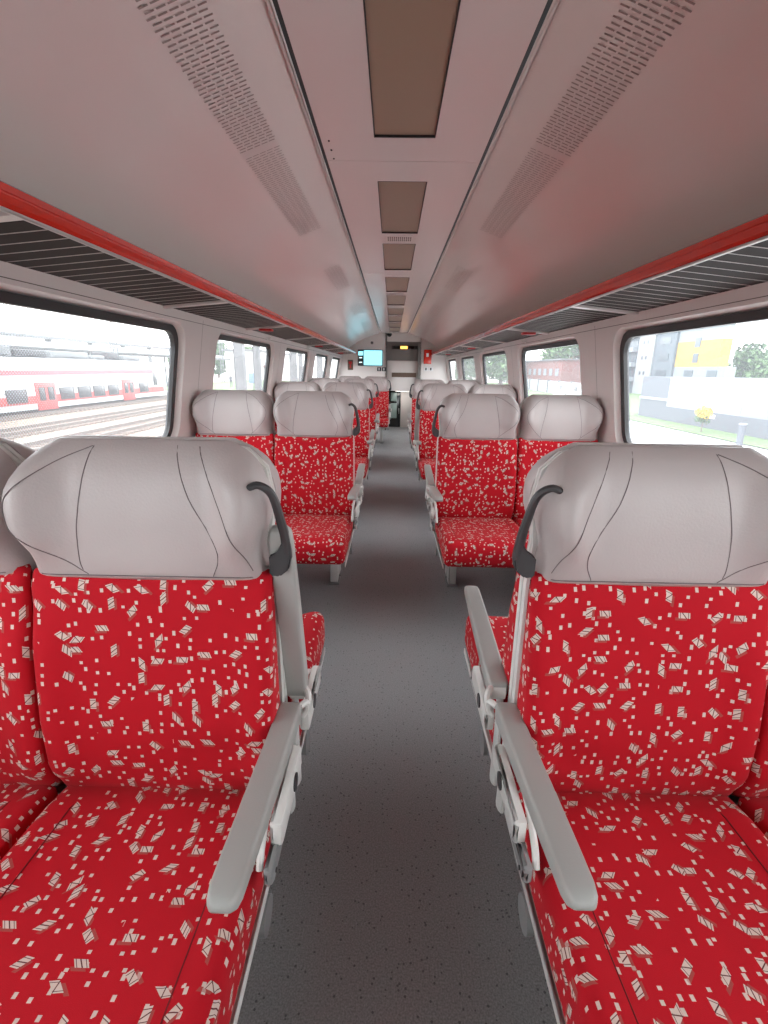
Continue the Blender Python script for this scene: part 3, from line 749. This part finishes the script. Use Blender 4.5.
# station canopies behind the train
t = thing('station_canopy', 'long pale flat station canopy behind the red and white train', 'canopy', (0, 0, 0))
box('roof', -46, -40, 20, 126, 2.8, 3.5, 'canopy_grey', t, .08); box('fascia', -39.98, -39.9, 20, 126, 3.05, 3.75, 'canopy_pale', t)
for y in range(24, 126, 12): cyl('post', (-43, y, .2), (0, 0, 1), .16, 5.3, 'canopy_grey', t, 10)
t = thing('station_footbridge', 'dark long railed footbridge above the pale canopy', 'bridge', (0, 0, 0))
box('deck', -75, -72, 30, 260, 6.3, 6.9, 'canopy_grey', t); box('rail', -72, -71.9, 30, 260, 7.6, 7.75, 'canopy_grey', t)
for y in range(34, 260, 15): box('pier', -74, -73, y, y+.8, GZ, 6.3, 'canopy_grey', t)
def mast(x, y, h, label):
    t = thing('catenary_mast', label, 'mast', (x, y, GZ), 0, 'catenary masts in the rail yard')
    for dx in (-.25, .25):
        for dy in (-.25, .25): box('upright', dx-.04, dx+.04, dy-.04, dy+.04, 0, h, 'canopy_grey', t)
    bm = bmesh.new()
    for k in range(int(h/.7)):
        z = k*.7
        for a, b_ in (((-.25, -.25), (.25, -.25)), ((.25, -.25), (.25, .25))):
            p, q = (a, b_) if k % 2 else (b_, a); add_tube(bm, [(p[0], p[1], z), (q[0], q[1], z+.7)], .03, 4)
    obj('lattice', bm, 'canopy_grey', t); tube('arm', [(0, 0, h-1.4), (3.2, 0, h-.9)], .05, 'canopy_grey', t, 6)
mast(-33.5, 61.5, 11, 'grey lattice catenary mast behind the train cab')
mast(-33.5, 100, 11, 'distant grey lattice catenary mast further down the yard')
t = thing('overhead_wires', 'thin catenary wires strung above the rail yard', 'wires')
for x, z in ((-30.6, 5.4), (-30.6, 6.6), (-21, 5.6), (-21, 6.7)): tube('wire', [(x, 5, z), (x, 60, z-.12), (x, 180, z)], .03, 'canopy_grey', t, 4)
for i, (y, wdt) in enumerate(((24.3, .46), (27.4, .36), (37.5, .5), (40.4, .36), (51, .6), (66, .6))):
    t = thing('concrete_column', ['thick grey concrete column seen through the second left window', 'thinner grey column behind the thick one in second left window', 'thick grey column seen through the third left window', 'thin grey column seen through the third left window', 'grey column seen through the fourth left window', 'furthest grey column in the left column row'][i], 'column', (-7.3, y, GZ))
    box('shaft', -wdt/2, wdt/2, -wdt/2, wdt/2, 0, 9.2, 'concrete', t, .05); box('footing', -wdt/2-.15, wdt/2+.15, -wdt/2-.15, wdt/2+.15, 0, .45, 'concrete', t, .03)
plane('ground_lawn', -34, -17, 62, 120, GZ+.75, 'lawn', 'green lawn strip beyond the columns')
struct(box('trim_3', -34, -16.8, 61.8, 120, GZ, GZ+.74, 'concrete_pale'), 'pale platform edge beyond the columns')
t = thing('platform_building', 'pale station building behind the green lawn', 'building', (0, 0, 0))
box('walls', -42, -33, 128, 175, GZ, 5.0, 'concrete_pale', t); box('roof', -42.4, -32.6, 127.5, 175.5, 5.0, 5.5, 'canopy_grey', t)
for y in range(130, 172, 6): box('window', -33.02, -32.95, y, y+3, 1, 3.2, 'tower_window', t)
box('awning', -33, -31, 130, 144, 1.2, 1.7, 'hall_red', t)
# person on the platform
def person(x, y, z):
    t = thing('person', 'person in dark clothes standing on the platform beyond the columns', 'person', (x, y, z), .4)
    me = bpy.data.meshes.new('body')
    J = [(0, 0, .95), (0, 0, 1.2), (0, 0, 1.42), (0, 0, 1.5), (.19, 0, 1.4), (.24, .02, 1.12), (.25, -.06, .86), (-.19, 0, 1.4), (-.24, .02, 1.12), (-.25, -.06, .86), (.1, 0, .9), (.11, -.01, .5), (.12, .02, .06), (.12, -.14, .03), (-.1, 0, .9), (-.11, .03, .5), (-.12, .04, .06), (-.12, -.12, .03)]
    E_ = [(0,1),(1,2),(2,3),(2,4),(4,5),(5,6),(2,7),(7,8),(8,9),(0,10),(10,11),(11,12),(12,13),(0,14),(14,15),(15,16),(16,17)]
    R = [.15, .14, .15, .06, .07, .05, .04, .07, .05, .04, .1, .07, .05, .04, .1, .07, .05, .04]
    me.from_pydata(J, E_, []); o = link_mesh('body', me, 'cloth_dark', t, False)
    sk = o.modifiers.new('skin', 'SKIN')
    for v, r in zip(me.skin_vertices[0].data, R): v.radius = (r, r*.8)
    me.skin_vertices[0].data[0].use_root = True
    o.modifiers.new('sub', 'SUBSURF').levels = 1
    bm = bmesh.new(); bmesh.ops.create_uvsphere(bm, u_segments=12, v_segments=8, radius=.11, matrix=Matrix.Translation((0, 0, 1.63)) @ Matrix.Diagonal((.85, .95, 1.15, 1))); obj('head', bm, 'bark', t)
person(-24.3, 76, GZ+.75)
t = thing('information_board', 'bluish information board on a post beyond the columns', 'sign', (-18.2, 66, GZ+.75))
cyl('post', (0, 0, .5), (0, 0, 1), .06, 1.0, 'canopy_grey', t, 8); box('panel', -.55, .55, -.06, .06, .95, 2.2, 'sign_blue', t, .03)

# ---------------------------------------------------------------- outside, right: road, hall, tower, trees
plane('road', 5, 19.2, -20, 140, GZ, 'asphalt', 'pale road along the train on the right')
plane('ground_verge', 19.2, 22, -20, 140, GZ+.06, 'lawn', 'green verge in front of the white hall')
plane('ground_meadow', 22, 120, 46, 160, GZ+.03, 'lawn', 'green ground behind the hall')
t = thing('white_hall', 'long white low hall with grey plinth beyond the road', 'building', (0, 0, 0))
box('wall_panel', 22, 45, 8, 31.9, -1.45, .82, 'tower_pale', t); box('wall_panel', 22.02, 45, 31.95, 40.6, -1.30, .86, 'hall_white', t)
box('plinth', 21.95, 45, 8, 40.8, GZ, -1.30, 'hall_grey', t)
box('grey_wing', 22.5, 40, 40.6, 46, -.75, .95, 'hall_grey', t); box('wing_base', 22.5, 40, 40.6, 46, GZ, -.95, 'hall_grey', t); box('wing_band', 22.4, 40, 40.6, 46, -.95, -.75, 'hall_white', t)
box('parapet', 21.97, 45, 8, 40.6, .82, .92, 'canopy_pale', t); box('small_sign', 21.9, 21.96, 34.2, 34.9, -1.7, -1.45, 'sign_white', t)
t = thing('apartment_tower', 'grey, white and yellow apartment tower behind the white hall', 'building', (0, 0, 0))
X5 = 45
box('yellow_wing', X5, X5+1.5, 71.8, 82.6, 2.2, 5.9, 'tower_yellow', t); box('pale_wing', X5+.02, X5+1.5, 71.8, 82.6, 5.9, 15, 'tower_pale', t); box('base_wing', X5+.02, X5+1.5, 70, 82.6, GZ, 2.2, 'tower_pale', t)
box('grey_core', X5-.3, X5+6, 82.6, 89, GZ, 17, 'tower_grey', t); box('white_bay', X5-.5, X5+6, 89, 94.5, GZ, 17, 'tower_white', t); box('grey_side', X5-.2, X5+6, 94.5, 99.3, GZ, 17, 'tower_grey', t)
for z in (2.8, 5.0, 7.6, 10.2): box('window', X5-.06, X5+.1, 76.6, 77.9, z, z+1.3, 'tower_window', t)
for y in (71.6, 77.3): box('window', X5-.06, X5+.1, y, y+2.2, .5, 1.7, 'tower_window', t)
for z in (.6, 3.2, 5.8, 8.4, 11):
    box('window', X5-.36, X5-.2, 84.2, 87.4, z, z+1.1, 'tower_window', t)
    for y in (91, 92.4): box('window', X5-.56, X5-.4, y, y+.5, z+.3, z+.9, 'tower_window', t)
    for y in (95.4,): box('window', X5-.26, X5-.1, y, y+3, z, z+1.0, 'tower_window', t); box('balcony', X5-1.3, X5-.2, y-.6, y+3.6, z-.9, z-.1, 'tower_pale', t)
t = thing('brick_depot', 'long low reddish depot seen through the second right window', 'building', (0, 0, 0))
box('walls', 33, 50, 100.4, 128, -1.4, 3.4, 'hall_red', t); box('roof', 32.6, 50.4, 100.0, 128.4, 3.4, 3.7, 'concrete', t)
for y in range(102, 126, 4): box('window', 32.93, 33.02, y, y+2, .4, 1.8, 'tower_pale', t)
t = thing('white_fence_wall', 'low white wall in front of the reddish depot', 'wall', (0, 0, 0))
for k in range(9): box('panel', 28, 28.3, 62+k*6, 67.85+k*6, GZ, -.35, 'hall_white', t)
for k in range(10): box('post', 27.9, 28.4, 61.7+k*6, 62.1+k*6, GZ, -.2, 'concrete', t)

def leaf_mesh(n, rad, squash, size, seed):
    rnd = random.Random(seed); v, f = [], []
    blobs = [(rnd.uniform(-.55, .55), rnd.uniform(-.55, .55), rnd.uniform(-.5, .6), rnd.uniform(.35, .6)) for _ in range(12)]
    for i in range(n):
        bx, by, bz, br = rnd.choice(blobs)
        d = Vector((rnd.gauss(0, 1), rnd.gauss(0, 1), rnd.gauss(0, 1))).normalized()*br*rnd.uniform(.7, 1.05)
        p = Vector(((bx+d.x)*rad, (by+d.y)*rad, (bz+d.z)*rad*squash))
        a = Vector((rnd.gauss(0, 1), rnd.gauss(0, 1), rnd.gauss(0, 1))).normalized(); b = a.orthogonal().normalized()*size*rnd.uniform(.6, 1.3); c = a.cross(b)
        k = len(v); v += [p-b-c*.6, p+b-c*.6, p+b+c*.6, p-b+c*.6]; f.append((k, k+1, k+2, k+3))
    return v, f
tree_protos = []
for i in range(3):
    v, f = leaf_mesh(2600, 3.4, [1.0, 1.25, .85][i], .28, 20+i)
    t = thing('leafy_tree', 'x', 'tree', (0, 0, -50))
    o = pyd('crown', [(p.x, p.y, p.z+4.6) for p in v], f, ['leaf', 'leaf_dark', 'leaf'][i], t)
    tube('trunk', [(0, 0, -.1), (.1, .05, 2), (0, .1, 4.8)], [.28, .2, .1], 'bark', t, 8)
    tree_protos.append(t)
TREES = [(55, 79, .9), (62, 83, .92), (69, 87, .95), (62, 91, .95), (67, 96, 1.0), (74, 92, 1.0),
         (44, 140, 1.4), (54, 150, 1.6), (36, 160, 1.5), (64, 138, 1.6), (30, 140, 1.3), (28, 172, 1.6), (23, 150, 1.4), (17, 158, 1.35), (12.5, 145, 1.3), (26.5, 126, 1.2), (17.5, 124, 1.1), (10, 165, 1.3),
         (-62, 150, 1.3), (-60, 175, 1.5), (-58, 200, 1.5)]
DESC = ['leafy tree right of the tower behind the white hall', 'round tree just behind the tower corner', 'bushy tree above the hall roof at the right frame edge', 'tall tree behind the bushy row right of the tower', 'nearest tree above the white hall roof', 'broad tree close beside the yellow tower wing',
        'tree standing behind the depot roof', 'tall tree far behind the depot', 'broad tree left of the depot', 'tree right of the depot', 'tree in the third right window, nearest the depot', 'distant tree in the third right window', 'green tree filling the third right window', 'tree on the left of the third right window', 'tree seen through the fourth right window', 'lower tree in front of the third window grove', 'low tree beside the road in fourth right window', 'furthest tree down the road',
        'tree beyond the left canopy', 'taller tree beyond the left canopy', 'furthest tree beyond the left canopy']
used = set()
for i, ((x, y, s), d) in enumerate(zip(TREES, DESC)):
    p = tree_protos[i % 3]
    if i % 3 not in used: used.add(i % 3); t = p; t.location = (x, y, GZ); t['label'] = d; t['group'] = 'leafy trees outside'
    else: t = dup(p, (x, y, GZ), i*1.3, d, 'leafy trees outside')
    t.scale = (s, s, s)
v, f = leaf_mesh(500, .55, .7, .06, 5)
t = thing('flowering_bush', 'small yellow flowering bush by the road verge', 'bush', (20.2, 32.6, GZ+.06))
pyd('blossoms', [(p.x, p.y, p.z+1.2) for p in v], f, 'flower_yellow', t); v, f = leaf_mesh(300, .5, .7, .06, 6)
pyd('leaves', [(p.x, p.y, p.z+.75) for p in v], f, 'leaf', t); tube('stem', [(0, 0, -.1), (0, 0, 1.0)], .04, 'bark', t, 6)
t = thing('road_post', 'grey round bollard post at the road edge', 'post', (18.2, 26.0, GZ)); cyl('shaft', (0, 0, .6), (0, 0, 1), .16, 1.2, 'hall_grey', t); cyl('cap', (0, 0, 1.22), (0, 0, 1), .18, .06, 'canopy_pale', t)
for i, y in enumerate((52, 58)):
    t = thing('parked_van', ['white van parked by the depot, nearer one', 'white van parked by the depot, further one'][i], 'van', (24.5, y+14, GZ))
    rings = [[(x, yy, z) for x, z in pr_] for yy, pr_ in ((-2.4, [(-.9, .4), (.9, .4), (.85, 1.2), (-.85, 1.2)]), (-1.6, [(-.95, .35), (.95, .35), (.9, 1.35), (-.9, 1.35)]), (-.9, [(-.95, .35), (.95, .35), (.85, 2.1), (-.85, 2.1)]), (2.4, [(-.95, .35), (.95, .35), (.88, 2.1), (-.88, 2.1)]))]
    rings_mesh('body', rings, 'train_white', t, angle=25); box('side_window', -.965, -.9, -1.0, 0, 1.3, 1.85, 'train_window', t)
    for dx in (-.8, .8):
        for dy in (-1.5, 1.5): cyl('wheel', (dx, dy, .34), (1, 0, 0), .34, .22, 'train_dark', t)
